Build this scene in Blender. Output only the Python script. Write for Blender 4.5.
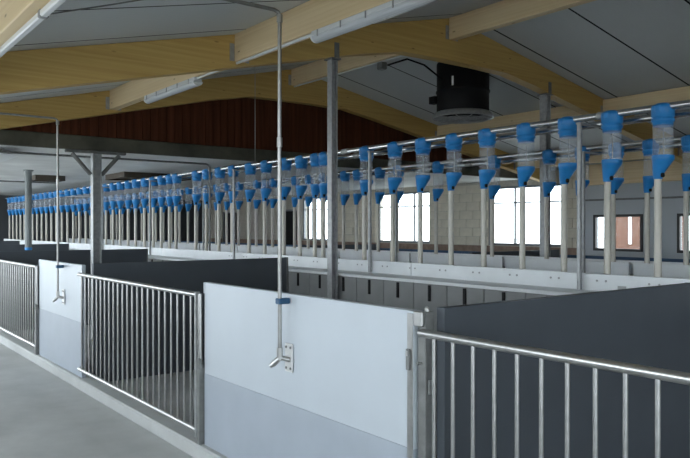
import bpy, math, random
from mathutils import Vector, Matrix
random.seed(7)
for o in list(bpy.data.objects):
    bpy.data.objects.remove(o)
S = bpy.context.scene
COL = S.collection
PI = math.pi

# ------------------------------------------------------------------ camera, sky, exposure
cd = bpy.data.cameras.new('camera'); cam = bpy.data.objects.new('camera', cd); COL.objects.link(cam)
cd.sensor_width = 36.0; cd.lens = 36.52; cd.clip_start = 0.05; cd.clip_end = 300
cam.location = (0, 0, 1.5)
cam.rotation_euler = (math.radians(89.84), 0, math.radians(52.35))
S.camera = cam

W = bpy.data.worlds.new('overcast_sky'); S.world = W; W.use_nodes = True
bg = W.node_tree.nodes['Background']
bg.inputs[0].default_value = (0.84, 0.925, 1.0, 1)
bg.inputs[1].default_value = 6.0
S.view_settings.view_transform = 'Standard'
S.view_settings.look = 'None'
S.view_settings.gamma = 1.0
S.view_settings.use_curve_mapping = False
S.view_settings.exposure = 0.35

# ------------------------------------------------------------------ materials
def new_mat(name):
    m = bpy.data.materials.new(name); m.use_nodes = True
    nt = m.node_tree
    return m, nt, nt.nodes['Principled BSDF']
def simple(name, col, rough=0.5, metal=0.0, noise=0.0, nscale=8.0, bump=0.0, stretch=(1,1,1), spec=0.5):
    m, nt, b = new_mat(name)
    b.inputs['Base Color'].default_value = (*col, 1)
    b.inputs['Roughness'].default_value = rough
    b.inputs['Metallic'].default_value = metal
    b.inputs['Specular IOR Level'].default_value = spec
    if noise or bump:
        tc = nt.nodes.new('ShaderNodeTexCoord'); mp = nt.nodes.new('ShaderNodeMapping')
        mp.inputs['Scale'].default_value = stretch
        nz = nt.nodes.new('ShaderNodeTexNoise'); nz.inputs['Scale'].default_value = nscale
        nz.inputs['Detail'].default_value = 6
        nt.links.new(tc.outputs['Object'], mp.inputs[0]); nt.links.new(mp.outputs[0], nz.inputs['Vector'])
        if noise:
            rp = nt.nodes.new('ShaderNodeValToRGB')
            rp.color_ramp.elements[0].position = 0.3; rp.color_ramp.elements[1].position = 0.72
            rp.color_ramp.elements[0].color = (*[c*(1-noise) for c in col], 1)
            rp.color_ramp.elements[1].color = (*[min(1, c*(1+noise)) for c in col], 1)
            nt.links.new(nz.outputs['Fac'], rp.inputs[0]); nt.links.new(rp.outputs[0], b.inputs['Base Color'])
        if bump:
            bp = nt.nodes.new('ShaderNodeBump'); bp.inputs['Strength'].default_value = bump
            bp.inputs['Distance'].default_value = 0.01
            nt.links.new(nz.outputs['Fac'], bp.inputs['Height']); nt.links.new(bp.outputs[0], b.inputs['Normal'])
    return m
def wood(name, c0, c1, axis, lam=0.0, knots=True):
    """timber: grain along `axis` (0 X, 1 Y), glue lines every `lam` metres of height, small knots"""
    m, nt, b = new_mat(name); N = nt.nodes; L = nt.links
    tc = N.new('ShaderNodeTexCoord'); mp = N.new('ShaderNodeMapping')
    sc = [14, 14, 40]; sc[axis] = 0.7
    mp.inputs['Scale'].default_value = sc
    L.new(tc.outputs['Object'], mp.inputs[0])
    nz = N.new('ShaderNodeTexNoise'); nz.inputs['Scale'].default_value = 1.0; nz.inputs['Detail'].default_value = 5
    L.new(mp.outputs[0], nz.inputs['Vector'])
    rp = N.new('ShaderNodeValToRGB'); rp.color_ramp.elements[0].position = .3; rp.color_ramp.elements[1].position = .7
    rp.color_ramp.elements[0].color = (*c0, 1); rp.color_ramp.elements[1].color = (*c1, 1)
    L.new(nz.outputs['Fac'], rp.inputs[0])
    out = rp.outputs[0]
    if knots:
        mp2 = N.new('ShaderNodeMapping'); s2 = [5, 5, 8]; s2[axis] = 2.6; mp2.inputs['Scale'].default_value = s2
        L.new(tc.outputs['Object'], mp2.inputs[0])
        vo = N.new('ShaderNodeTexVoronoi'); vo.inputs['Scale'].default_value = 1.0
        L.new(mp2.outputs[0], vo.inputs['Vector'])
        r2 = N.new('ShaderNodeValToRGB'); r2.color_ramp.elements[0].position = .03; r2.color_ramp.elements[1].position = .08
        r2.color_ramp.elements[0].color = (.35, .28, .2, 1); r2.color_ramp.elements[1].color = (1, 1, 1, 1)
        L.new(vo.outputs['Distance'], r2.inputs[0])
        mx = N.new('ShaderNodeMix'); mx.data_type = 'RGBA'; mx.blend_type = 'MULTIPLY'; mx.inputs[0].default_value = 0.8
        L.new(out, mx.inputs[6]); L.new(r2.outputs[0], mx.inputs[7]); out = mx.outputs[2]
    L.new(out, b.inputs['Base Color']); b.inputs['Roughness'].default_value = 0.55 if knots else .85
    b.inputs['Specular IOR Level'].default_value = .4 if knots else .1
    return m
def clear_mat(name, tint, opac, rough=0.15):
    m, nt, b = new_mat(name); N = nt.nodes; L = nt.links
    tr = N.new('ShaderNodeBsdfTransparent'); tr.inputs[0].default_value = (*tint, 1)
    b.inputs['Base Color'].default_value = (.78, .83, .88, 1); b.inputs['Roughness'].default_value = rough
    mx = N.new('ShaderNodeMixShader'); mx.inputs[0].default_value = opac
    L.new(tr.outputs[0], mx.inputs[1]); L.new(b.outputs[0], mx.inputs[2])
    L.new(mx.outputs[0], N['Material Output'].inputs[0])
    return m
def concrete(name, c, blotch=0.25, stains=True):
    m, nt, b = new_mat(name); N = nt.nodes; L = nt.links
    tc = N.new('ShaderNodeTexCoord')
    n1 = N.new('ShaderNodeTexNoise'); n1.inputs['Scale'].default_value = 1.6; n1.inputs['Detail'].default_value = 7
    n1.inputs['Roughness'].default_value = .62
    L.new(tc.outputs['Object'], n1.inputs['Vector'])
    rp = N.new('ShaderNodeValToRGB'); rp.color_ramp.elements[0].position = .3; rp.color_ramp.elements[1].position = .7
    rp.color_ramp.elements[0].color = (*[x*(1-blotch) for x in c], 1); rp.color_ramp.elements[1].color = (*[x*(1+blotch) for x in c], 1)
    L.new(n1.outputs['Fac'], rp.inputs[0])
    n2 = N.new('ShaderNodeTexNoise'); n2.inputs['Scale'].default_value = 60; n2.inputs['Detail'].default_value = 3
    L.new(tc.outputs['Object'], n2.inputs['Vector'])
    bp = N.new('ShaderNodeBump'); bp.inputs['Strength'].default_value = .25; bp.inputs['Distance'].default_value = .004
    L.new(n2.outputs['Fac'], bp.inputs['Height']); L.new(bp.outputs[0], b.inputs['Normal'])
    L.new(rp.outputs[0], b.inputs['Base Color']); b.inputs['Roughness'].default_value = .8
    return m
def ribbed(name, c):
    m, nt, b = new_mat(name); N = nt.nodes; L = nt.links
    tc = N.new('ShaderNodeTexCoord')
    wv = N.new('ShaderNodeTexWave'); wv.wave_type = 'BANDS'; wv.bands_direction = 'X'; wv.inputs['Scale'].default_value = 6.0
    L.new(tc.outputs['Object'], wv.inputs['Vector'])
    bp = N.new('ShaderNodeBump'); bp.inputs['Strength'].default_value = .35; bp.inputs['Distance'].default_value = .004
    L.new(wv.outputs['Fac'], bp.inputs['Height']); L.new(bp.outputs[0], b.inputs['Normal'])
    b.inputs['Base Color'].default_value = (*c, 1); b.inputs['Roughness'].default_value = .5
    return m

M = {
 'steel': simple('stainless_steel', (.45, .45, .44), .32, 0.9, .10, 30),
 'galv': simple('galvanised_steel', (.36, .37, .37), .5, 0.35, .15, 25),
 'galv_dark': simple('dull_galvanised_steel', (.20, .205, .20), .6, 0.4, .2, 18),
 'pvc': simple('pale_blue_grey_board', (.50, .545, .585), .38, 0, .03, 3),
 'pvc_low': simple('blue_grey_lower_board', (.365, .405, .455), .42, 0, .05, 4),
 'pvc_white': simple('white_board', (.74, .77, .78), .4, 0, .05, 5),
 'pvc_grey': simple('grey_stall_board', (.22, .225, .225), .5, 0, .08, 5),
 'dark': simple('dark_grey_board', (.060, .070, .083), .5, 0, .06, 4),
 'conc': concrete('aisle_concrete', (.45, .46, .45), .14),
 'conc_pen': concrete('pen_concrete', (.38, .385, .38)),
 'conc_beam': concrete('weathered_concrete', (.075, .073, .055), .6),
 'conc_curb': concrete('curb_concrete', (.46, .47, .46), .15),
 'glulam': wood('glulam_along_y', (.48, .305, .088), (.59, .405, .135), 1),
 'purlin': wood('timber_along_x', (.71, .54, .31), (.82, .66, .42), 0),
 'plank': wood('brown_plank', (.05, .016, .008), (.105, .036, .018), 2, knots=False),
 'roof': ribbed('roof_panel_grey', (.62, .65, .655)),
 'ceil': simple('old_ceiling_white', (.72, .73, .72), .7, 0, .14, 1.2),
 'seam': simple('dark_joint', (.015, .017, .02), .9, spec=0.0),
 'blue': simple('blue_plastic', (.018, .22, .56), .38, 0, .05, 20),
 'blue_clip': simple('blue_pipe_clip', (.012, .07, .15), .45),
 'plate': simple('bright_steel_plate', (.70, .70, .69), .4, .3),
 'water_steel': simple('dull_stainless_pipe', (.30, .30, .29), .32, 0.95, .12, 25),
 'pipe_steel': simple('bright_feed_pipe', (.60, .61, .61), .22, 0.9, .08, 12),
 'beige': simple('beige_pipe', (.56, .535, .47), .42, 0, .06, 10),
 'clear': clear_mat('clear_plastic', (.94, .955, .97), .19),
 'glass': clear_mat('window_glass', (.96, .98, .98), .06, .02),
 'white': simple('white_enamel', (.74, .76, .77), .35),
 'diff': simple('lamp_diffuser', (.60, .63, .66), .25),
 'black': simple('black_plastic', (.008, .008, .009), .6, spec=.2),
 'grey_pl': simple('grey_plastic_pipe', (.16, .18, .18), .5),
 'wallwhite': simple('white_wall_panel', (.47, .50, .52), .55, 0, .03, 1),
 'block': simple('cream_block', (.62, .57, .46), .8, 0, .08, 6, .3),
 'mortar': simple('grey_mortar', (.48, .45, .38), .9, 0, .1, 20),
 'brickred': simple('dull_red_plinth', (.27, .19, .145), .85, 0, .2, 9),
 'frame': simple('dark_window_frame', (.025, .024, .022), .5),
 'lframe': simple('grey_window_frame', (.20, .21, .22), .5),
 'darkwall': simple('dark_end_wall', (.05, .055, .06), .7),
 'hatch': simple('dark_brown_board', (.06, .045, .03), .7, 0, .2, 10),
 'redhouse': simple('red_brick_house', (.085, .036, .02), .85, 0, .25, 4),
 'grass': simple('yard_gravel', (.46, .45, .42), .9, 0, .2, 3),
 'rope': simple('pale_rope', (.40, .40, .38), .7),
 'bluegrey': simple('blue_grey_board', (.04, .10, .20), .5),
}

# ------------------------------------------------------------------ mesh builder
class MB:
    def __init__(s): s.v = []; s.f = []; s.sm = []
    def face(s, idx, smooth=False): s.f.append(idx); s.sm.append(smooth)
    def box(s, a, b):
        x0, y0, z0 = [min(p, q) for p, q in zip(a, b)]; x1, y1, z1 = [max(p, q) for p, q in zip(a, b)]
        n = len(s.v)
        s.v += [(x0,y0,z0),(x1,y0,z0),(x1,y1,z0),(x0,y1,z0),(x0,y0,z1),(x1,y0,z1),(x1,y1,z1),(x0,y1,z1)]
        for q in ((0,3,2,1),(4,5,6,7),(0,1,5,4),(1,2,6,5),(2,3,7,6),(3,0,4,7)): s.face([n+i for i in q])
        return s
    def cbox(s, a, b, c=.004):
        """box with chamfered vertical and horizontal edges"""
        lo = Vector([min(p, q) for p, q in zip(a, b)]); hi = Vector([max(p, q) for p, q in zip(a, b)])
        c = min(c, *[(hi[i]-lo[i])*.45 for i in range(3)])
        n = len(s.v); idx = {}
        for sx in (0, 1):
            for sy in (0, 1):
                for sz in (0, 1):
                    k = (sx, sy, sz)
                    P = [hi[i] if k[i] else lo[i] for i in range(3)]
                    I = [P[i] + (-c if k[i] else c) for i in range(3)]
                    for ax in range(3):
                        q = list(I); q[ax] = P[ax]
                        idx[(k, ax)] = len(s.v); s.v.append(tuple(q))
        for ax in range(3):
            o1, o2 = [i for i in range(3) if i != ax]
            for sd in (0, 1):
                ks = []
                for e1, e2 in ((0,0),(1,0),(1,1),(0,1)):
                    k = [0]*3; k[ax] = sd; k[o1] = e1; k[o2] = e2; ks.append(tuple(k))
                q = [idx[(k, ax)] for k in ks]
                flip = (sd == 0) ^ (ax == 1)
                s.face(q[::-1] if flip else q)
        for ax in range(3):           # edges parallel to ax
            o1, o2 = [i for i in range(3) if i != ax]
            for e1 in (0, 1):
                for e2 in (0, 1):
                    k0 = [0]*3; k0[o1] = e1; k0[o2] = e2; k1 = list(k0); k1[ax] = 1
                    k0 = tuple(k0); k1 = tuple(k1)
                    s.face([idx[(k0,o1)], idx[(k1,o1)], idx[(k1,o2)], idx[(k0,o2)]])
        for sx in (0,1):
            for sy in (0,1):
                for sz in (0,1):
                    k = (sx,sy,sz); s.face([idx[(k,0)], idx[(k,1)], idx[(k,2)]])
        return s
    def tube(s, pts, r, n=10, cap=True):
        pts = [Vector(p) for p in pts]; rings = []
        up = None
        for i, p in enumerate(pts):
            if i == 0: t = pts[1]-p
            elif i == len(pts)-1: t = p-pts[i-1]
            else: t = (pts[i+1]-p).normalized()+(p-pts[i-1]).normalized()
            t.normalize()
            if up is None:
                up = Vector((0,0,1)) if abs(t.z) < .9 else Vector((1,0,0))
            a = up.cross(t)
            if a.length < 1e-4: a = Vector((0,1,0)).cross(t)
            a.normalize(); b = t.cross(a); up = b
            rr = r[i] if isinstance(r, (list, tuple)) else r
            st = len(s.v)
            for k in range(n):
                w = 2*PI*k/n
                s.v.append(tuple(p + a*(rr*math.cos(w)) + b*(rr*math.sin(w))))
            rings.append(st)
        for i in range(len(rings)-1):
            for k in range(n):
                k2 = (k+1) % n
                s.face([rings[i]+k, rings[i]+k2, rings[i+1]+k2, rings[i+1]+k], True)
        if cap:
            for st, rev in ((rings[0], True), (rings[-1], False)):
                m = len(s.v)
                for k in range(n): s.v.append(s.v[st+k])
                q = [m+k for k in range(n)]
                s.face(q[::-1] if rev else q)
        return s
    def lathe(s, prof, n=20, ctr=(0,0), close=False):
        """prof: (r, z, dx) rows; dx shifts the ring's centre in x"""
        rings = []
        for row in prof:
            r, z = row[0], row[1]; dx = row[2] if len(row) > 2 else 0
            st = len(s.v)
            for k in range(n):
                w = 2*PI*k/n
                s.v.append((ctr[0]+dx+r*math.cos(w), ctr[1]+r*math.sin(w), z))
            rings.append(st)
        for i in range(len(rings)-1):
            for k in range(n):
                k2 = (k+1) % n
                s.face([rings[i]+k, rings[i]+k2, rings[i+1]+k2, rings[i+1]+k], False if n < 12 else True)
        if close:
            for st in (rings[0], rings[-1]):
                m = len(s.v)
                for k in range(n): s.v.append(s.v[st+k])
                s.face([m+k for k in range(n)])
        return s
    def prism(s, poly, axis, a, b):
        """extrude a 2D polygon (in the other two axes, in order) from a to b along axis"""
        def P(p, t):
            q = list(p); q.insert(axis, t); return tuple(q)
        n = len(s.v); m = len(poly)
        s.v += [P(p, a) for p in poly] + [P(p, b) for p in poly]
        s.face([n+i for i in range(m)][::-1]); s.face([n+m+i for i in range(m)])
        for i in range(m):
            j = (i+1) % m
            s.face([n+i, n+j, n+m+j, n+m+i])
        return s
    def mesh(s, name, mat, off=(0,0,0)):
        me = bpy.data.meshes.new(name)
        me.from_pydata([(x-off[0], y-off[1], z-off[2]) for x, y, z in s.v], [], s.f)
        me.polygons.foreach_set('use_smooth', s.sm)
        import bmesh
        bm = bmesh.new(); bm.from_mesh(me); bmesh.ops.recalc_face_normals(bm, faces=bm.faces); bm.to_mesh(me); bm.free()
        me.materials.append(M[mat] if isinstance(mat, str) else mat)
        return me
    def build(s, name, mat, parent=None, at=None):
        off = Vector(at) if at is not None else Vector((0,0,0))
        if parent is not None:
            off = wloc(parent)
        o = bpy.data.objects.new(name, s.mesh(name, mat, off)); COL.objects.link(o)
        if parent is not None: o.parent = parent
        else: o.location = off
        return o
def wloc(o):
    p = Vector(o.location)
    while o.parent is not None:
        o = o.parent; p = p + Vector(o.location)
    return p
def tag(o, label=None, cat=None, group=None, kind=None):
    if label: o['label'] = label
    if cat: o['category'] = cat
    if group: o['group'] = group
    if kind: o['kind'] = kind
    return o
def thing(name, label, cat, loc=(0,0,0), group=None, kind=None):
    o = bpy.data.objects.new(name, None); COL.objects.link(o); o.location = loc; o.empty_display_size = .1
    return tag(o, label, cat, group, kind)
def child(name, me, parent, loc):
    """another copy of a shared mesh, at a world position"""
    o = bpy.data.objects.new(name, me); COL.objects.link(o); o.parent = parent
    o.location = Vector(loc) - wloc(parent); return o

# ------------------------------------------------------------------ main dimensions
YF = 2.05                       # pen front line
YR = 5.8                        # ridge
Z_R = 3.87                      # roof underside at the ridge
def roof_z(y): return Z_R - (.235 if y < YR else .19)*abs(y-YR)
Y0, Y1 = -1.3, 12.0             # side walls
XE, XG, XW = 4.5, -8.95, -24.0  # near end wall, gable, far end wall

# ------------------------------------------------------------------ structure
fl = MB().box((XW, Y0, -.12), (XE, 2.0, 0)).build('floor', 'conc'); tag(fl, 'grey concrete aisle floor in front of the pens', kind='structure')
pf = MB().box((XW, 2.0, -.12), (XE, Y1, .06)).build('pen_floor', 'conc_pen'); tag(pf, 'raised concrete pen floor behind the curb', kind='structure')
kb = MB().cbox((XW+.01, 1.99, .0), (XE-.01, 2.13, .10), .012).build('trim_1', 'conc_curb'); tag(kb, 'low concrete curb under gates and panels', kind='structure')
gr = MB().box((-70, -45, -.4), (50, 90, -.3)).build('ground', 'grass'); tag(gr, 'gravel yard outside the barn', kind='structure')

def holed_wall(mb, axis, t0, t1, a0, a1, z0, z1, holes):
    """strips of wall around openings; holes: (a,b,zl,zh) sorted by a"""
    def bx(p0, p1, q0, q1):
        if p1-p0 < 1e-4 or q1-q0 < 1e-4: return
        if axis == 1: mb.box((p0, t0, q0), (p1, t1, q1))
        else: mb.box((t0, p0, q0), (t1, p1, q1))
    cur = a0
    for (a, b, zl, zh) in holes:
        bx(cur, a, z0, z1); bx(a, b, z0, zl); bx(a, b, zh, z1); cur = b
    bx(cur, a1, z0, z1)
    return mb
# aisle side wall with long openings added to let daylight in (behind the photographer)
holes = []
x = XW+.5
while x < XE-.6:
    holes.append((x, x+3.0, .02, 2.19) if x < -11 else (x, min(x+2.3, XE-.3), .9, 2.1)); x += 3.2
wa = holed_wall(MB(), 1, Y0-.15, Y0, XW, XE, -.1, 2.2, holes).build('wall_aisle', 'wallwhite'); tag(wa, 'white side wall of the aisle with long openings added for daylight', kind='structure')
# rear wall: new white panel part and old masonry part
XJ = -7.95
rw = [(-7.73, -6.73, 1.05, 1.735), (-6.1, -5.1, 1.05, 1.735)]
wr = holed_wall(MB(), 1, Y1, Y1+.16, XJ, XE, -.1, 2.66, rw).build('wall_rear', 'wallwhite'); tag(wr, 'white panel rear wall with small framed windows', kind='structure')
tr = MB().cbox((XJ, Y1-.035, 2.0), (XE, Y1, 2.035), .004).build('trim_2', 'galv_dark'); tag(tr, 'dark rail along the top of the white rear wall', kind='structure')
pl = MB().cbox((XJ+.02, Y1-.16, 2.30), (XE-.02, Y1-.0005, 2.688), .006).build('wall_plate', 'purlin'); tag(pl, 'timber wall plate along the top of the white rear wall', 'beam')
mw = [(-17.7, -16.4, 1.10, 2.38), (-14.2, -12.2, 1.10, 2.38), (-10.37, -8.40, 1.10, 2.38)]
md = [(-22.9, -21.8, .06, 2.05), (-18.9, -18.0, .06, 2.05)]
hm = sorted(mw+md)
wm = holed_wall(MB(), 1, Y1+.012, Y1+.25, XW, XJ, -.1, 2.64, hm).build('wall_masonry', 'mortar'); tag(wm, 'cream painted block wall of the old barn', kind='structure')
# plinth of dull red brick under the windows
pb = MB(); cur = XW
for a, b, zl, zh in md+[(XJ, XJ, 0, 0)]:
    if a-cur > .01: pb.box((cur, Y1-.02, .06), (a, Y1+.02, 1.085)); 
    cur = b
pb.build('plinth', 'brickred', wm)
# each block above the plinth
BW, BH = .40, .195
blk = {}
def block_mesh(w):
    k = round(w, 3)
    if k not in blk: blk[k] = MB().cbox((-w/2, -.012, -BH/2+.005), (w/2, .012, BH/2-.005), .004).mesh('block', 'block')
    return blk[k]
row = 0; z = 1.09
while z+BH <= 2.5:
    xx = -17.0 - (BW/2 if row % 2 else 0)
    while xx < XJ:
        a, b = xx+.005, min(xx+BW, XJ)-.005
        segs = [(a, b)]
        for (h0, h1, zl, zh) in hm:
            if z+BH > zl+.03 and z < zh-.03:
                ns = []
                for p, q in segs:
                    if q <= h0 or p >= h1: ns.append((p, q)); continue
                    if h0-p > .05: ns.append((p, h0-.004))
                    if q-h1 > .05: ns.append((h1+.004, q))
                segs = ns
        for p, q in segs:
            if q-p > .05: child('block', block_mesh(q-p), wm, ((p+q)/2, Y1+.002, z+BH/2))
        xx += BW
    z += BH; row += 1
# end walls
ew = holed_wall(MB(), 0, XE, XE+.16, Y0-.15, Y1+.16, -.1, 2.2, [(-1.2, 2.0, 0, 2.19), (2.4, 4.0, .9, 2.1)])  # unseen openings added to bring daylight onto dividers and beams
ew.prism([(Y0-.15, 2.2), (Y1+.16, 2.2), (Y1+.16, roof_z(Y1+.16)), (YR, Z_R), (Y0-.15, roof_z(Y0-.15))], 0, XE, XE+.16)
ew = ew.build('wall_near_end', 'wallwhite'); tag(ew, 'white end wall behind the photographer', kind='structure')
fw = holed_wall(MB(), 0, XW-.2, XW, Y0-.15, Y1+.25, -.1, 2.62, [(-1.1, 1.9, 0, 2.4)]).build('wall_far_end', 'darkwall'); tag(fw, 'dark end wall at the far end of the old barn', kind='structure')  # opening at the aisle end added, out of view, for more light

# windows
def window(n, x0, x1, z0, z1, y, fm, mull, transom, label):
    w = thing('window_%d' % n, label, None, ((x0+x1)/2, y, z0), kind='structure')
    t = .05
    m = MB()
    m.box((x0, y-.02, z0), (x0+t, y+.05, z1)).box((x1-t, y-.02, z0), (x1, y+.05, z1))
    m.box((x0+t, y-.02, z0), (x1-t, y+.05, z0+t)).box((x0+t, y-.02, z1-t), (x1-t, y+.05, z1))
    m.build('window_frame', fm, w)
    xs = [x0+t] + [x0+(x1-x0)*k for k in mull] + [x1-t]
    zs = [z0+t] + [z0+(z1-z0)*k for k in transom] + [z1-t]
    for q in xs[1:-1]: MB().box((q-.018, y-.01, z0+t), (q+.018, y+.04, z1-t)).build('mullion', fm, w)
    for q in zs[1:-1]: MB().box((x0+t, y-.008, q-.015), (x1-t, y+.038, q+.015)).build('transom', fm, w)
    for i in range(len(xs)-1):
        for j in range(len(zs)-1):
            MB().box((xs[i]+.019, y+.012, zs[j]+.016), (xs[i+1]-.019, y+.018, zs[j+1]-.016)).build('pane', 'glass', w)
    return w
n = 1
for a, b, zl, zh in rw:
    window(n, a, b, zl, zh, Y1, 'frame', [.5] if n != 1 else [.42], [], 'dark framed window in the white rear wall'); n += 1
for a, b, zl, zh in mw:
    window(n, a, b, zl, zh, Y1+.06, 'lframe', [.36, .70], [.72], 'large multi-pane window in the cream block wall'); n += 1
for i, (a, b, zl, zh) in enumerate(md):
    d = thing('door_%d' % (i+1), 'dark closed door in the cream block wall', None, ((a+b)/2, Y1+.1, zl), kind='structure')
    MB().box((a+.05, Y1+.1, zl), (b-.05, Y1+.14, zh-.05)).build('leaf', 'black', d)
    m = MB().box((a, Y1+.05, zl), (a+.05, Y1+.16, zh)).box((b-.05, Y1+.05, zl), (b, Y1+.16, zh)).box((a+.05, Y1+.05, zh-.05), (b-.05, Y1+.16, zh))
    m.build('door_frame', 'lframe', d)
    MB().tube([(b-.14, Y1+.08, 1.05), (b-.26, Y1+.08, 1.05)], .012, 8).build('door_handle', 'steel', d)

# new roof: insulated panels one metre wide on both slopes
ce = thing('ceiling', 'grey insulated roof panels over the new part', None, (0, YR, Z_R), kind='structure')
T = .12
def slope_panel(y0, y1, w):
    m = MB()
    a, b = (y0, roof_z(y0)), (y1, roof_z(y1))
    poly = [(a[0], a[1]), (b[0], b[1]), (b[0], b[1]+T), (a[0], a[1]+T)]
    m.prism(poly, 0, -w/2, w/2); return m
pm = [slope_panel(Y0-.35, YR-.004, .975).mesh('roof_panel', 'roof', (0, YR, Z_R)), slope_panel(YR+.004, Y1+.4, .975).mesh('roof_panel', 'roof', (0, YR, Z_R))]
x = -8.85
while x < XE+.5:
    for me in pm:
        child('roof_panel', me, ce, (x, YR, Z_R))
    x += 1.0
sk = MB()
for (a, b) in ((Y0-.3, YR), (YR, Y1+.35)):
    sk.prism([(a, roof_z(a)+.001), (b, roof_z(b)+.001), (b, roof_z(b)+.05), (a, roof_z(a)+.05)], 0, XG-.35, XE+.9)
sk.build('joint_strip', 'seam', ce)
# old barn: flat white ceiling, weathered concrete lintel, plank gable above it
oc = MB().box((XW, Y0-.1, 2.5), (XG-.141, Y1+.2, 2.62)).build('ceiling_old', 'ceil'); tag(oc, 'flat white ceiling of the old barn', kind='structure')
cb = MB().cbox((XG-.14, Y0, 2.475), (XG-.06, Y1, 2.655), .012).build('lintel_beam', 'conc_beam', at=(XG-.15, 2.9, 2.475)); tag(cb, 'weathered concrete beam under the brown plank gable', 'beam')
gw = MB().prism([(.70, 2.656), (Y1, 2.656), (Y1, roof_z(Y1)-.005), (YR, Z_R-.005), (.70, roof_z(.70)-.005)], 0, XG-.06-.05, XG-.06-.03).build('wall_gable', 'seam')
tag(gw, 'brown vertical plank gable wall', kind='structure')
y = Y0+.02; k = 0
while y < Y1-.12:
    y2 = y+.115
    za, zb = roof_z(y)-.008, roof_z(y2)-.008
    dx = random.uniform(0, .006)
    if za > 2.68 and zb > 2.68:
        MB().prism([(y+.003, 2.657), (y2-.003, 2.657), (y2-.003, zb), (y+.003, za)], 0, XG-.088, XG-.062+dx).build('plank', 'plank', gw)
    y = y2; k += 1

# ------------------------------------------------------------------ roof timbers
BT = .14                                                  # beam thickness
def beam_poly():
    top = [(Y0+.02, roof_z(Y0+.02)-.004), (YR, Z_R-.004), (Y1-.02, roof_z(Y1-.02)-.004)]
    low = []
    d = .295
    for i in range(24):
        y = Y1-.02 - (Y1-Y0-.04)*i/23
        zz = roof_z(y)-d
        # flat, softly curved underside at the ridge
        zc = 3.385; kx = .035
        zz = .5*(zz+zc-math.sqrt((zz-zc)**2+kx**2))
        low.append((y, zz))
    return top + low
BX = [-8.84+.0, -5.61, -2.38, .85]
blab = ['glued timber roof beam against the brown plank gable', 'glued timber roof beam carried by the galvanised post beside the feed stalls',
        'glued timber roof beam over the pale panel with the hose tap', 'glued timber roof beam above the photographer']
for bx_, lb in zip(BX, blab):
    t = thing('roof_beam', lb, 'beam', (bx_, YR, 3.38), 'glued timber roof beams')
    MB().prism(beam_poly(), 0, bx_-BT/2, bx_+BT/2).build('beam', 'glulam', t)
    for py in (.80, 3.08, YR, 8.86, 11.0):                  # joist hangers for the purlins
        for sx in (-1, 1):
            xo = bx_+sx*BT/2
            for sy in (-1, 1):
                yy = py+sy*.052
                zt = roof_z(py)-.10
                MB().box((xo, yy, zt-.155), (xo+sx*.004, yy+sy*.045, zt)).build('joist_hanger', 'galv', t)
PUR = [(.80, 'outer purlin over the aisle'), (3.08, 'purlin over the pens'), (YR, 'ridge purlin'), (8.86, 'purlin over the far pens'), (11.0, 'outer purlin near the white rear wall')]
BAY = [(BX[0], BX[1], 'by the plank gable'), (BX[1], BX[2], 'in the middle bay'), (BX[2], BX[3], 'in the bay above the photographer')]
for py, pn in PUR:
    for a, b, bn in BAY:
        zt = roof_z(py)-.012
        m = MB().cbox((a+BT/2+.001, py-.05, zt-.245), (b-BT/2-.001, py+.05, zt), .005)
        o = m.build('purlin', 'purlin', at=((a+b)/2, py, zt-.245)); tag(o, 'pale timber %s %s' % (pn, bn), 'beam', 'timber purlins')

# ------------------------------------------------------------------ posts
def steel_post(x, y, z0, z1, w, label):
    t = thing('steel_post', label, 'post', (x, y, z0))
    m = MB()                                              # H-section
    m.cbox((x-w/2, y-w/2, z0+.012), (x+w/2, y-w/2+.012, z1), .002); m.cbox((x-w/2, y+w/2-.012, z0+.012), (x+w/2, y+w/2, z1), .002)
    m.box((x-.006, y-w/2+.012, z0+.012), (x+.006, y+w/2-.012, z1))
    m.build('column', 'galv', t)
    MB().cbox((x-w*.9, y-w*.9, z0), (x+w*.9, y+w*.9, z0+.012), .002).build('base_plate', 'galv', t)
    MB().cbox((x-.07, y-w*.75, z1), (x+.07, y+w*.75, z1+.012), .002).build('cap_plate', 'galv_dark', t)
    MB().cbox((x+.0705, y-.03, z1+.012), (x+.078, y+.03, z1+.16), .002).build('bolt_plate', 'galv_dark', t)
    return t
def beam_low(y):
    zz = roof_z(y)-.295; zc = 3.385
    return .5*(zz+zc-math.sqrt((zz-zc)**2+.035**2))
steel_post(-5.61, 4.17, .06, beam_low(4.17)-.025, .076, 'galvanised steel post in front of the feed stalls')
steel_post(-5.61, 7.61, .06, beam_low(7.61)-.02, .10, 'galvanised steel post beyond the second feed line')
# old post with knee braces below the concrete lintel
px, py = XG-.10, 2.955
t = thing('old_post', 'grey square post with two knee braces under the concrete beam', 'post', (px, py, .06))
m = MB().cbox((px-.05, py-.055, .06), (px+.05, py-.043, 2.44), .002).cbox((px-.05, py+.043, .06), (px+.05, py+.055, 2.44), .002).box((px-.006, py-.043, .06), (px+.006, py+.043, 2.44))
m.build('column', 'galv', t)
MB().cbox((px-.04, py-.38, 2.44), (px+.04, py+.38, 2.474), .006).build('head_plate', 'galv_dark', t)
for s in (-1, 1):
    MB().tube([(px, py+s*.07, 2.17), (px, py+s*.30, 2.43)], .026, 8).build('knee_brace', 'galv_dark', t)

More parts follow.
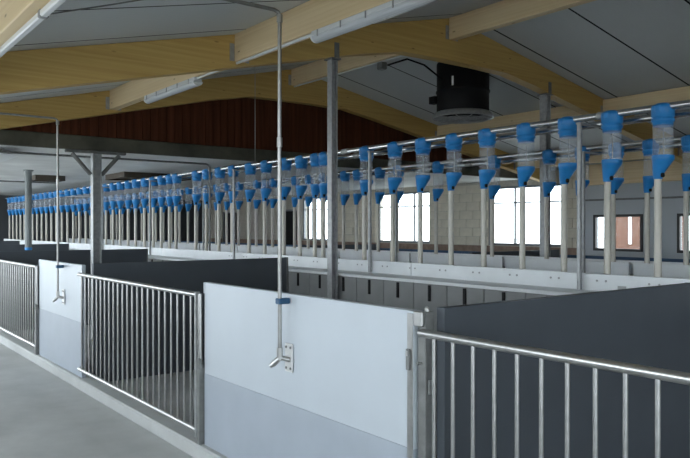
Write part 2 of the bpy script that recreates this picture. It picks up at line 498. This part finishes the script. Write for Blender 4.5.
# ------------------------------------------------------------------ pen fronts
PT = .036
def front_panel(x0, x1, label, hook=False, zm=.56):
    t = thing('pen_partition', label, 'panel', ((x0+x1)/2, YF, .10), 'solid panels of the pen front')
    MB().cbox((x0, YF-PT/2, zm), (x1, YF+PT/2, 1.146), .002).build('upper_board', 'pvc', t)
    lo = MB().cbox((x0, YF-PT/2-.001, .101), (x1, YF+PT/2, zm-.0002), .001).build('lower_board', 'pvc_low', t)
    MB().cbox((x0-.006, YF-PT/2-.004, 1.075), (x0+.004, YF+PT/2+.004, 1.146), .001).build('edge_clip', 'pvc', t)
    if hook:
        MB().cbox((x1-.034, YF-PT/2-.006, .101), (x1-.001, YF-PT/2-.0015, 1.135), .001).build('edge_strip', 'steel', t)
        h = x1-.018
        MB().cbox((h-.012, YF-PT/2-.02, .895), (h+.008, YF-PT/2-.0065, .985), .003).build('hook_slot', 'galv_dark', t)
        MB().cbox((h-.008, YF-PT/2-.024, .955), (h+.004, YF-PT/2-.0205, .978), .001).build('hook_pin', 'steel', t)
    return t
front_panel(-4.112, -2.16, 'long pale blue-grey pen panel carrying the tap plate next to the hinge post', True)
front_panel(-8.12, -6.63, 'short pale blue-grey pen panel between two tubular gates', False, .61)
def gate(x0, x1, label, hinge, YF=YF):
    """tubular gate; hinge -1 hinge at the x0 side, +1 at x1"""
    t = thing('pen_gate', label, 'gate', ((x0+x1)/2, YF, .10), 'tubular gates of the pen front')
    zt, zb = 1.061, .182
    MB().tube([(x0+.004, YF, zt), (x1-.004, YF, zt)], .0175, 14).build('top_rail', 'steel', t)
    MB().tube([(x0+.004, YF, zb), (x1-.004, YF, zb)], .0175, 14).build('bottom_rail', 'steel', t)
    bar = MB().tube([(0, 0, zb+.012), (0, 0, zt-.012)], .0085, 8, False).mesh('bar', 'steel')
    xx = x0+.085
    while xx < x1-.03:
        child('bar', bar, t, (xx, YF, 0)); xx += .1046
    # latch-side flat stile
    xs = x1-.016 if hinge < 0 else x0
    MB().cbox((xs, YF-.017, .14), (xs+.016, YF+.017, zt+.02), .002).build('stile', 'galv', t)
    return t
gate(-6.66, -4.172, 'tubular gate between the short pale panel and the long one with tap', -1, YF-.036)
gate(-2.112, .345, 'tubular gate hung on the post beside the long pale panel with tap', -1, YF-.03)
gate(-10.62, -8.185, 'tubular gate beyond the short pale panel', -1, YF-.03)
def hinge_post(x, label, YF=YF+.022):
    t = thing('gate_post', label, 'post', (x, YF, .10), 'gate hinge posts')
    MB().cbox((x-.024, YF-.026, .1), (x+.024, YF+.026, 1.145), .004).build('column', 'galv_dark', t)
    MB().cbox((x-.026, YF-.052, 1.085), (x+.03, YF-.027, 1.15), .005).build('hinge_box', 'steel', t)
    MB().lathe([(.010, 1.145), (.010, 1.158), (.004, 1.166)], 8, (x+.006, YF), True).build('bolt_head', 'steel', t)
    MB().tube([(x+.0, YF-.026, .93), (x+.0, YF-.05, .93)], .006, 8).build('latch_pin', 'steel', t)
    for zz in (.25, .8):
        MB().cbox((x+.0245, YF-.012, zz), (x+.032, YF+.012, zz+.06), .002).build('hinge_plate', 'steel', t)
    return t
hinge_post(-2.128, 'square steel hinge post between the long pale panel and its gate')
def latch_post(x, label, YF=YF-.03):
    t = thing('latch_post', label, 'post', (x, YF, .10), 'gate latch posts')
    MB().cbox((x-.018, YF-.022, .1), (x+.018, YF+.022, .595), .003).build('lower_post', 'galv_dark', t)
    MB().tube([(x, YF-.004, .595), (x, YF-.004, 1.07)], .015, 12).build('latch_rod', 'steel', t)
    MB().lathe([(.021, .59), (.024, .60), (.024, .635), (.018, .645)], 12, (x, YF-.004), True).build('rod_collar', 'galv_dark', t)
    MB().cbox((x+.015, YF-.032, .62), (x+.04, YF-.018, .66), .003).build('rod_handle', 'galv_dark', t)
    return t
latch_post(-4.142, 'latch post with sliding rod beside the long pale panel with tap')
latch_post(-8.15, 'latch post with sliding rod beside the short pale panel')
# dividers between the pens
def divider(x, label, y0=2.10, y1=4.20, mat='dark'):
    t = thing('pen_divider', label, 'partition', (x, (y0+y1)/2, .06), 'dark pen dividers')
    MB().box((x-.022, y0, .061), (x+.022, y1, .6097)).build('lower_board', mat, t)
    MB().box((x-.022, y0, .610), (x+.022, y1, 1.163)).build('upper_board', mat, t)
    MB().cbox((x-.026, y1, .061), (x+.026, y1+.02, 1.165), .003).build('end_profile', 'galv_dark', t)
    return t
divider(-2.068, 'dark grey pen divider behind the hinge post of the gate beside the tap panel')
divider(-6.52, 'dark grey pen divider starting at the short pale panel')
divider(-10.5, 'dark grey pen divider in the old barn, ending just past the braced post')
divider(-14.6, 'dark grey pen divider in the old barn beside the hanging grey drop pipe')
divider(-18.7, 'dark grey pen divider nearest the dark end wall')

# ------------------------------------------------------------------ feeding stalls below the feed lines
def stall_front(yf, yb, x0, x1, side, label, seg, name='feed_barrier', back=False):
    """yf: stall boards plane, yb: trough board plane; side +1 = pens on the -y side"""
    t = thing(name, label, 'trough', ((x0+x1)/2, (yf+yb)/2, .06))
    s = side
    # trough board in lengths
    a = x1
    i = 0
    while a > x0+.05:
        b = max(a-seg, x0)
        MB().cbox((b+.003, yb-.012, .985), (a-.003, yb+.012, 1.162), .003).build('trough_board', 'pvc_white', t)
        a = b; i += 1
    if back:
        a = x1
        while a > x0+.05:
            b = max(a-seg, x0)
            MB().cbox((b+.02, yb+s*.305, .35), (a-.02, yb+s*.33, 1.157), .003).build('back_board', 'pvc_white', t)
            a = b
    # ledge
    MB().cbox((x0, min(yf, yb)-(.02 if s > 0 else -.013), 1.012), (x1, max(yf, yb)-(.013 if s > 0 else -.02), 1.04), .003).build('ledge', 'pvc_white', t)
    # trough behind the board
    m = MB().box((x0, yb+s*.013, .90), (x1, yb+s*.30, 1.03))
    m.build('trough', 'galv', t)
    MB().box((x0, yb+s*.02, .061), (x1, yb+s*.29, .899)).build('trough_base', 'pvc_grey', t)
    p = .404
    bd = MB().cbox((-p/2+.003, -.012, .075), (p/2-.003, .012, 1.011), .003).mesh('stall_board', 'pvc_grey')
    sl = MB().cbox((-.014, -.006, .862), (.014, .006, 1.0), .002).mesh('slot_strip', 'black')
    dots = MB()
    x = x1-.468
    k = 0
    while x > x0+.2:
        child('stall_board', bd, t, (x, yf+s*.012, 0))
        if x > -14: child('slot_strip', sl, t, (x, yf-s*.007, 0))
        x -= p; k += 1
    return t
sf = stall_front(4.25, 4.55, -22.0, 1.0, 1, 'long white feed trough and grey stall boards beside the gated pens', 2.93)
# bolts and rating plates on the near trough board
bolt = MB().lathe([(0, -.004), (.008, -.004), (.008, .0), (0, .0)], 8).mesh('bolt', 'galv')
for k in range(16):
    xb = -2.464-.396*k
    for d in (-.036, .036):
        o = child('bolt', bolt, sf, (xb+d, 4.5375, 1.112)); o.rotation_euler = (-PI/2, 0, 0)
for xb in (-2.70, -7.05, -11.4):
    MB().box((xb-.032, 4.535, 1.055), (xb+.032, 4.5378, 1.085)).build('rating_plate', 'galv', sf)
s2 = stall_front(6.92, 6.62, -22.0, 1.0, -1, 'long white feed trough of the second feed line towards the white wall', 1.55, 'feed_barrier', True)
# far pens on the other side
t = thing('far_pen_front', 'dark blue-grey pen front near the white rear wall', 'partition', (-6, 8.9, .06))
x = -21.5
while x < 2:
    MB().cbox((x+.003, 8.88, .061), (x+2.0-.003, 8.92, 1.09), .004).build('board', 'bluegrey', t)
    x += 2.0
for x, l in ((-2.02, 'by the photographer'), (-6.3, 'beyond the second steel post'), (-10.5, 'across from the braced post')):
    divider(x, 'dark pen divider of the far pens %s' % l, 6.96, 8.85)

# ------------------------------------------------------------------ feed lines
def feed_pipe(y, z, label, x0=-22.2, x1=1.5, r=.026):
    t = thing('feed_pipe', label, 'pipe', ((x0+x1)/2, y, z))
    MB().tube([(x0, y, z), (x1, y, z)], r, 14).build('pipe', 'pipe_steel', t)
    x = x1-1.3
    col = MB().tube([(-.05, 0, 0), (.05, 0, 0)], r+.005, 14).mesh('coupling', 'galv')
    while x > x0:
        child('coupling', col, t, (x, y, z)); x -= 3.1
    return t
YA, YB = 4.65, 6.45
ZP = 2.318
feed_pipe(YA-.01, ZP, 'upper galvanised feed pipe of the line beside the gated pens')
feed_pipe(YA+.15, ZP-.035, 'lower galvanised feed pipe of the line beside the gated pens')
feed_pipe(YB-.01, ZP, 'upper galvanised feed pipe of the second line towards the white wall')
feed_pipe(YB+.15, ZP-.035, 'lower galvanised feed pipe of the second line towards the white wall')

# one feed dispenser: blue cap, clear measuring tube, blue eccentric funnel, beige drop pipe
def cap_mesh():
    m = MB()
    m.lathe([(.060, 2.318), (.074, 2.312), (.077, 2.295), (.0765, 2.238), (.069, 2.232), (.069, 2.224), (.0755, 2.220), (.0755, 2.202), (.066, 2.196), (.066, 2.174), (.060, 2.170)], 20, (0, 0), True)
    m.cbox((-.020, -.080, 2.262), (.020, -.066, 2.31), .006)     # clamp over the pipe
    m.lathe([(.050, 2.316), (.046, 2.326), (.020, 2.331)], 16, (0, 0), True)
    return m
def funnel_mesh():
    m = MB()
    m.lathe([(.071, 1.972), (.0725, 1.968), (.0725, 1.946), (.070, 1.94), (.034, 1.842, -.036), (.031, 1.83, -.036), (.031, 1.815, -.036), (.025, 1.812, -.036)], 20, (0, 0), True)
    return m
me_cap = cap_mesh().mesh('cap', 'blue')
me_clear = MB().lathe([(.067, 2.18), (.067, 1.965)], 20).mesh('measuring_tube', 'clear')
me_fun = funnel_mesh().mesh('funnel', 'blue')
me_tube = MB().tube([(-.036, 0, 1.032), (-.036, 0, 1.84)], .0245, 12).mesh('drop_pipe', 'beige')
me_cord = MB().tube([(.004, 0, 1.96), (.004, 0, 2.16)], .004, 6).mesh('cord', 'rope')
me_knob = MB().cbox((-.004, -.03, 1.822), (.020, -.008, 1.852), .006).mesh('release_knob', 'black')
def dispenser(x, y, label, group, full=True):
    t = thing('feed_dispenser', label, 'dispenser', (x, y, 1.032), group)
    for nm, me in (('cap', me_cap), ('measuring_tube', me_clear), ('funnel', me_fun), ('drop_pipe', me_tube)):
        child(nm, me, t, (x, y, 0 if nm == 'drop_pipe' else .018))
    if full:
        child('cord', me_cord, t, (x, y, .018)); child('release_knob', me_knob, t, (x, y, .018))
    return t
row1 = [-1.66, -2.06, -2.464, -2.847, -3.217, -3.614, -4.025, -4.413, -4.815, -5.214, -5.66, -6.395, -6.56, -6.87, -7.22, -7.67, -8.07, -8.53, -8.92, -9.31, -9.66,
        -10.37, -10.62, -10.95, -11.28, -11.67, -12.08, -12.44, -12.85, -13.23, -13.62]
x = -14.0
while x > -21.9:
    row1.append(x); x -= .43
row2 = [-2.36, -2.76, -3.16, -3.54, -3.90, -4.29, -4.70, -5.47, -6.40, -7.15, -7.55, -8.05, -8.36, -8.9, -9.3, -9.7, -10.39, -10.64, -10.95, -11.6, -12.07]
x = -12.5
while x > -21.9:
    row2.append(x); x -= .43
ORD = ['first', 'second', 'third', 'fourth', 'fifth', 'sixth', 'seventh', 'eighth', 'ninth', 'tenth', 'eleventh', 'twelfth', 'thirteenth', 'fourteenth', 'fifteenth']
def lab1(x):
    if x < -9.15: return 'blue-capped dispenser on the feed line beside the gated pens, under the white ceiling'
    if x > -5.7:
        k = sorted([q for q in row1 if q > -5.7]).index(x)
        return 'blue-capped dispenser on the gated-pen feed line, %s from the steel post away from gable' % ORD[k]
    k = sorted([q for q in row1 if -9.15 <= q <= -5.7], reverse=True).index(x)
    return 'blue-capped dispenser on the gated-pen feed line, %s from the steel post towards the gable' % ORD[k]
def lab2(x):
    if x < -9.15: return 'blue-capped dispenser on the second feed line, under the white ceiling'
    k = sorted([q for q in row2 if q >= -9.15]).index(x)
    return 'blue-capped dispenser on the second feed line, %s from the plank gable' % ORD[k]
for x in row1:
    old = x < -9.15
    dispenser(x, YA, lab1(x),
              'dispensers on the feed line beside the gated pens', x > -10)
for x in row2:
    old = x < -9.15
    dispenser(x, YB, lab2(x),
              'dispensers on the second feed line', x > -7)
# slim posts that carry the feed lines
def line_post(x, y, z0, label, sy):
    t = thing('feed_line_post', label, 'post', (x, y, z0), 'slim posts of the feed lines')
    MB().cbox((x-.014, y-.014, z0), (x+.014, y+.014, ZP-.05), .003).build('column', 'galv', t)
    MB().cbox((x-.02, y-.02, ZP-.05), (x+.02, y+sy*.29, ZP-.066), .003).build('pipe_bracket', 'galv', t)
for x in (-3.02, -5.43, -8.25, -11.1, -13.43, -16.36, -18.95):
    line_post(x, 4.505, 1.041, {-3.02: 'slim post on the white trough ledge opposite the long pale panel with tap', -5.43: 'slim post on the white trough ledge right beside the steel post',
              -8.25: 'slim post on the white trough ledge just before the plank gable'}.get(x, 'slim post on the gated-pen trough ledge under the old white ceiling'), 1)
for x in (-4.15, -7.0, -9.9, -12.72, -15.73, -19.16):
    line_post(x, 6.262, .06, {-4.15: 'slim post of the second feed line opposite the small framed windows', -7.0: 'slim post of the second feed line just before the plank gable'}.get(x, 'slim post of the second feed line under the old white ceiling'), 1)
# suspension wire
tag(MB().tube([(-7.93, YA-.01, ZP+.026), (-7.93, YA-.01, roof_z(YA-.01)-.001)], .0045, 6).build('suspension_wire', 'rope', at=(-7.93, YA, ZP)), 'thin pale wire hanging from the roof to the feed pipe', 'wire')

# ------------------------------------------------------------------ water pipes with taps on the panels
def water_pipe(x, ztop, yend, label):
    y = YF-.075
    t = thing('water_pipe', label, 'pipe', (x, y, .80), 'water drop pipes at the pen panels')
    r = .0105
    MB().tube([(x, y, .845), (x, y, ztop-.03), (x, y-.01, ztop-.008), (x, y-.035, ztop), (x, yend, ztop)], r, 10).build('pipe', 'water_steel', t)
    MB().tube([(x, y, ztop-.06), (x, y, ztop-.02)], r+.005, 10).build('elbow_sleeve', 'steel', t)
    MB().tube([(x, .851, ztop), (x, .875, ztop)], .028, 10).build('wall_flange', 'steel', t)
    MB().tube([(x, y, 1.92), (x, y, 1.97)], r+.004, 10).build('coupling', 'steel', t)
    c = MB().cbox((x-.02, y-.016, 1.095), (x+.02, YF-PT/2-.003, 1.125), .004); c.build('pipe_clip', 'blue_clip', t)
    p = MB().cbox((x-.020, YF-PT/2-.012, .735), (x+.050, YF-PT/2-.004, .885), .002).build('mounting_plate', 'plate', t)
    b = MB().lathe([(0, -.004), (.007, -.004), (.007, .002), (0, .002)], 8).mesh('plate_bolt', 'galv_dark')
    for bx_ in (-.006, .036):
        for bz in (.755, .865):
            o = child('plate_bolt', b, p, (x+bx_, YF-PT/2-.014, bz)); o.rotation_euler = (PI/2, 0, 0)
    MB().tube([(x, y, .865), (x, y, .80)], .016, 10).build('tap_body', 'steel', t)
    MB().tube([(x, y, .815), (x+.028, YF-PT/2-.012, .80)], .013, 10).build('tap_neck', 'steel', t)
    MB().tube([(x, y, .812), (x-.022, y-.022, .782), (x-.036, y-.036, .765)], [.014, .017, .010], 10).build('nozzle', 'steel', t)
    return t
water_pipe(-3.122, 2.635, .855, 'stainless water pipe dropping to the tap on the long pale panel')
water_pipe(-7.2, 2.57, .855, 'stainless water pipe dropping to the tap on the short pale panel')

# ------------------------------------------------------------------ tube lamps
def tube_lamp(x0, x1, y, z, label):
    t = thing('tube_lamp', label, 'lamp', ((x0+x1)/2, y, z), 'tube lamps under the purlins')
    MB().cbox((x0, y-.045, z-.012), (x1, y+.045, z+.028), .006).build('housing', 'white', t)
    poly = []
    for i in range(9):
        w = PI*i/8
        poly.append((y+.052*math.cos(w), z-.014-.042*math.sin(w)))
    MB().prism(poly, 0, x0+.02, x1-.02).build('diffuser', 'diff', t)
    for xx in (x0, x1-.02):
        MB().prism([(p[0], p[1]) for p in poly], 0, xx, xx+.0195).build('end_cap', 'white', t)
    for k in range(5):
        xx = x0+.1+(x1-x0-.2)*k/4
        MB().cbox((xx-.006, y-.058, z-.03), (xx+.006, y-.0525, z+.02), .001).build('clip', 'galv', t)
    return t
def purlin_low(y): return roof_z(y)-.2575
tube_lamp(-4.33, -3.01, 3.06, purlin_low(3.08)-.029, 'tube lamp under the purlin above the long pale panel with tap')
tube_lamp(-7.60, -6.33, 3.06, purlin_low(3.08)-.029, 'tube lamp under the purlin next to the plank gable')
tk = thing('cable_trunking', 'slim white cable trunking under the outer purlin over the aisle', 'trunking', (-3.2, .74, purlin_low(.80)))
zt_ = purlin_low(.80)
for a, b in ((BX[1]+.08, -3.20), (-3.19, BX[2]-.08)):
    MB().cbox((a, .80, zt_-.032), (b, .834, zt_-.001), .006).build('length', 'white', tk)
MB().cbox((-3.21, .797, zt_-.035), (-3.18, .837, zt_-.0005), .004).build('joint_clip', 'galv', tk)
def conduit(pts, r, label, name='conduit', mat='white'):
    o = MB().tube(pts, r, 8).build(name, mat, at=pts[0]); tag(o, label, 'conduit'); return o
zc = purlin_low(3.08)-.013
conduit([(BX[1]+.08, 3.05, zc), (-4.34, 3.05, zc)], .012, 'white conduit running to the lamp above the long pale panel')
conduit([(-6.32, 3.05, zc), (BX[1]-.08, 3.05, zc)], .012, 'white conduit running from the lamp next to the plank gable')
zr = purlin_low(YR)-.012
conduit([(BX[0]+.08, YR, zr), (-5.75, YR, zr)], .011, 'white conduit along the ridge purlin near the black fan')
jb = thing('junction_box', 'small grey junction box on the ridge purlin by the fan', 'box', (-6.75, YR, zr-.06))
MB().cbox((-6.80, YR-.045, zr-.10), (-6.70, YR+.045, zr-.013), .006).build('housing', 'galv_dark', jb)
MB().cbox((-6.79, YR-.035, zr-.108), (-6.71, YR+.035, zr-.101), .003).build('lid', 'galv', jb)
conduit([(-6.70, YR+.046, zr-.05), (-6.55, YR+.25, zr+.03), (-6.5, YR+.5, zr-.02), (-6.5, YR+.82, zr-.16)], .012, 'black cable looping from the junction box to the fan', 'fan_cable', 'black')
# thin cable under the aisle roof
ca = []
for i in range(9):
    y = -.2+3.2*i/8
    ca.append((-4.9+.24*i, y, roof_z(y)-.02-.05*math.sin(PI*i/8)))
conduit(ca, .0045, 'thin dark cable slung below the roof panels', 'roof_cable', 'galv_dark')

# ------------------------------------------------------------------ exhaust fan chimney
fx, fy, R = -6.5, 7.02, .35
t = thing('exhaust_fan', 'black cylindrical exhaust fan hanging below the ridge', 'fan', (fx, fy, 2.94))
MB().lathe([(R, 3.03), (R, 3.30), (R+.012, 3.305), (R+.012, 3.325), (R, 3.33), (R, 4.4)], 40, (fx, fy)).build('duct', 'black', t)
MB().lathe([(R-.02, 3.03), (R-.02, 4.4)], 40, (fx, fy)).build('duct_lining', 'black', t)
MB().lathe([(R-.01, 3.05), (R+.03, 3.03), (R+.065, 2.975), (R+.065, 2.965), (R+.02, 2.965), (R-.03, 3.03)], 40, (fx, fy)).build('inlet_ring', 'galv', t)
g = MB()
for rr in (.10, .18, .26, .34):
    g.tube([(fx+rr*math.cos(2*PI*k/24), fy+rr*math.sin(2*PI*k/24), 2.945) for k in range(25)], .005, 6, False)
for k in range(6):
    w = PI*k/6
    g.tube([(fx-.40*math.cos(w), fy-.40*math.sin(w), 2.955), (fx+.40*math.cos(w), fy+.40*math.sin(w), 2.955)], .005, 6)
g.build('guard_grille', 'galv', t)
MB().lathe([(.07, 3.06), (.08, 3.09), (.08, 3.22), (.05, 3.25)], 16, (fx, fy), True).build('motor', 'galv_dark', t)
for k in range(5):
    w = 2*PI*k/5
    c, s_ = math.cos(w), math.sin(w)
    m = MB(); n0 = len(m.v)
    for rr, hw, tw in ((.07, .035, .03), (.30, .075, .015)):
        for sg in (-1, 1):
            for th in (-.003, .003):
                m.v.append((fx+rr*c-sg*hw*s_, fy+rr*s_+sg*hw*c, 3.15+sg*tw+th))
    for q in ((0,1,3,2),(4,6,7,5),(0,4,5,1),(2,3,7,6),(0,2,6,4),(1,5,7,3)): m.face(list(q))
    m.build('blade', 'galv', t)
MB().cbox((fx-.61*R-.10, fy-.79*R-.06, 3.16), (fx-.61*R+.02, fy-.79*R+.04, 3.26), .008).build('switch_box', 'black', t)
MB().box((fx+R*.373-.012, fy-R*.935-.012, 3.35), (fx+R*.373+.012, fy-R*.935, 3.47)).build('warning_mark', 'white', t)

# ------------------------------------------------------------------ old barn details
dp = thing('drop_pipe', 'grey feed drop pipe with blue end hanging from the old ceiling', 'pipe', (-13.1, 3.1, 1.10))
MB().tube([(-13.1, 3.1, 1.13), (-13.1, 3.1, 2.499)], .057, 16).build('pipe', 'grey_pl', dp)
MB().lathe([(.050, 1.095), (.061, 1.10), (.061, 1.14), (.0575, 1.145)], 16, (-13.1, 3.1), True).build('end_collar', 'blue', dp)
MB().lathe([(.057, 2.47), (.085, 2.48), (.085, 2.499)], 16, (-13.1, 3.1), True).build('ceiling_flange', 'grey_pl', dp)
conduit([(-9.13, .2, 2.40), (-9.13, 4.54, 2.40), (-9.13, 4.58, 2.385), (-9.13, 4.595, 2.35), (-9.13, 4.595, 1.032)], .014, 'grey water pipe crossing the old ceiling and dropping at the trough', 'water_line', 'galv_dark')
conduit([(-15.6, -.9, 2.44), (-15.6, 4.3, 2.44)], .016, 'grey pipe crossing the old ceiling by the brown hatch', 'ceiling_pipe', 'galv_dark')
def hatch(x, y, label, wx, wy):
    t = thing('ceiling_hatch', label, 'hatch', (x, y, 2.40))
    m = MB()
    m.box((x-wx/2, y-wy/2, 2.40), (x-wx/2+.04, y+wy/2, 2.499)); m.box((x+wx/2-.04, y-wy/2, 2.40), (x+wx/2, y+wy/2, 2.499))
    m.box((x-wx/2+.04, y-wy/2, 2.40), (x+wx/2-.04, y-wy/2+.04, 2.499)); m.box((x-wx/2+.04, y+wy/2-.04, 2.40), (x+wx/2-.04, y+wy/2, 2.499))
    m.build('hatch_frame', 'hatch', t)
    k = 5
    for i in range(k):
        a = y-wy/2+.04+(wy-.08)*i/k
        MB().box((x-wx/2+.04, a+.004, 2.43), (x+wx/2-.04, a+(wy-.08)/k-.004, 2.455)).build('board', 'hatch', t)
hatch(-14.4, 3.75, 'dark brown boarded hatch in the old ceiling beside the drop pipe', .5, .55)
hatch(-12.9, 5.2, 'dark brown boarded hatch in the old ceiling above the feed lines', 1.0, 1.3)
hp = thing('ceiling_sheet', 'white sheet tilted to catch light below the old ceiling next to the plank gable', 'panel', (-9.9, 1.3, 2.40))
MB().prism([(.4, 2.49), (2.16, 2.40), (2.16, 2.408), (.4, 2.498)], 0, -11.1, -9.5).build('sheet', 'white', hp)  # slope added to face the aisle openings, so the sheet shows brighter
MB().prism([(.4, 2.47), (2.18, 2.378), (2.18, 2.42), (.4, 2.499)], 0, -11.14, -11.101).build('edge_trim', 'galv', hp)
for (xx, yy) in ((-10.9, 1.2), (-9.7, 1.2), (-10.9, 2.0), (-9.7, 2.0)):
    MB().tube([(xx, yy, 2.50-.0511*(yy-.4)), (xx, yy, 2.4995)], .006, 6).build('hanger', 'galv', hp)

# ------------------------------------------------------------------ outside the rear windows
hs = thing('neighbour_house', 'red brick building outside the windows of the white wall', 'building', (-28.4, 52, -.3))
MB().box((-31, 50, -.3), (-27.4, 55, 3.0)).build('wall', 'redhouse', hs)
MB().prism([(49.6, 3.0), (55.4, 3.0), (52.5, 4.2)], 0, -31.3, -27.1).build('roof', 'hatch', hs)
MB().box((-29.2, 49.95, .2), (-28.95, 50.0, 2.35)).build('door_post', 'white', hs)
MB().box((-31, 49.93, 2.35), (-27.4, 49.99, 2.6)).build('fascia', 'white', hs)
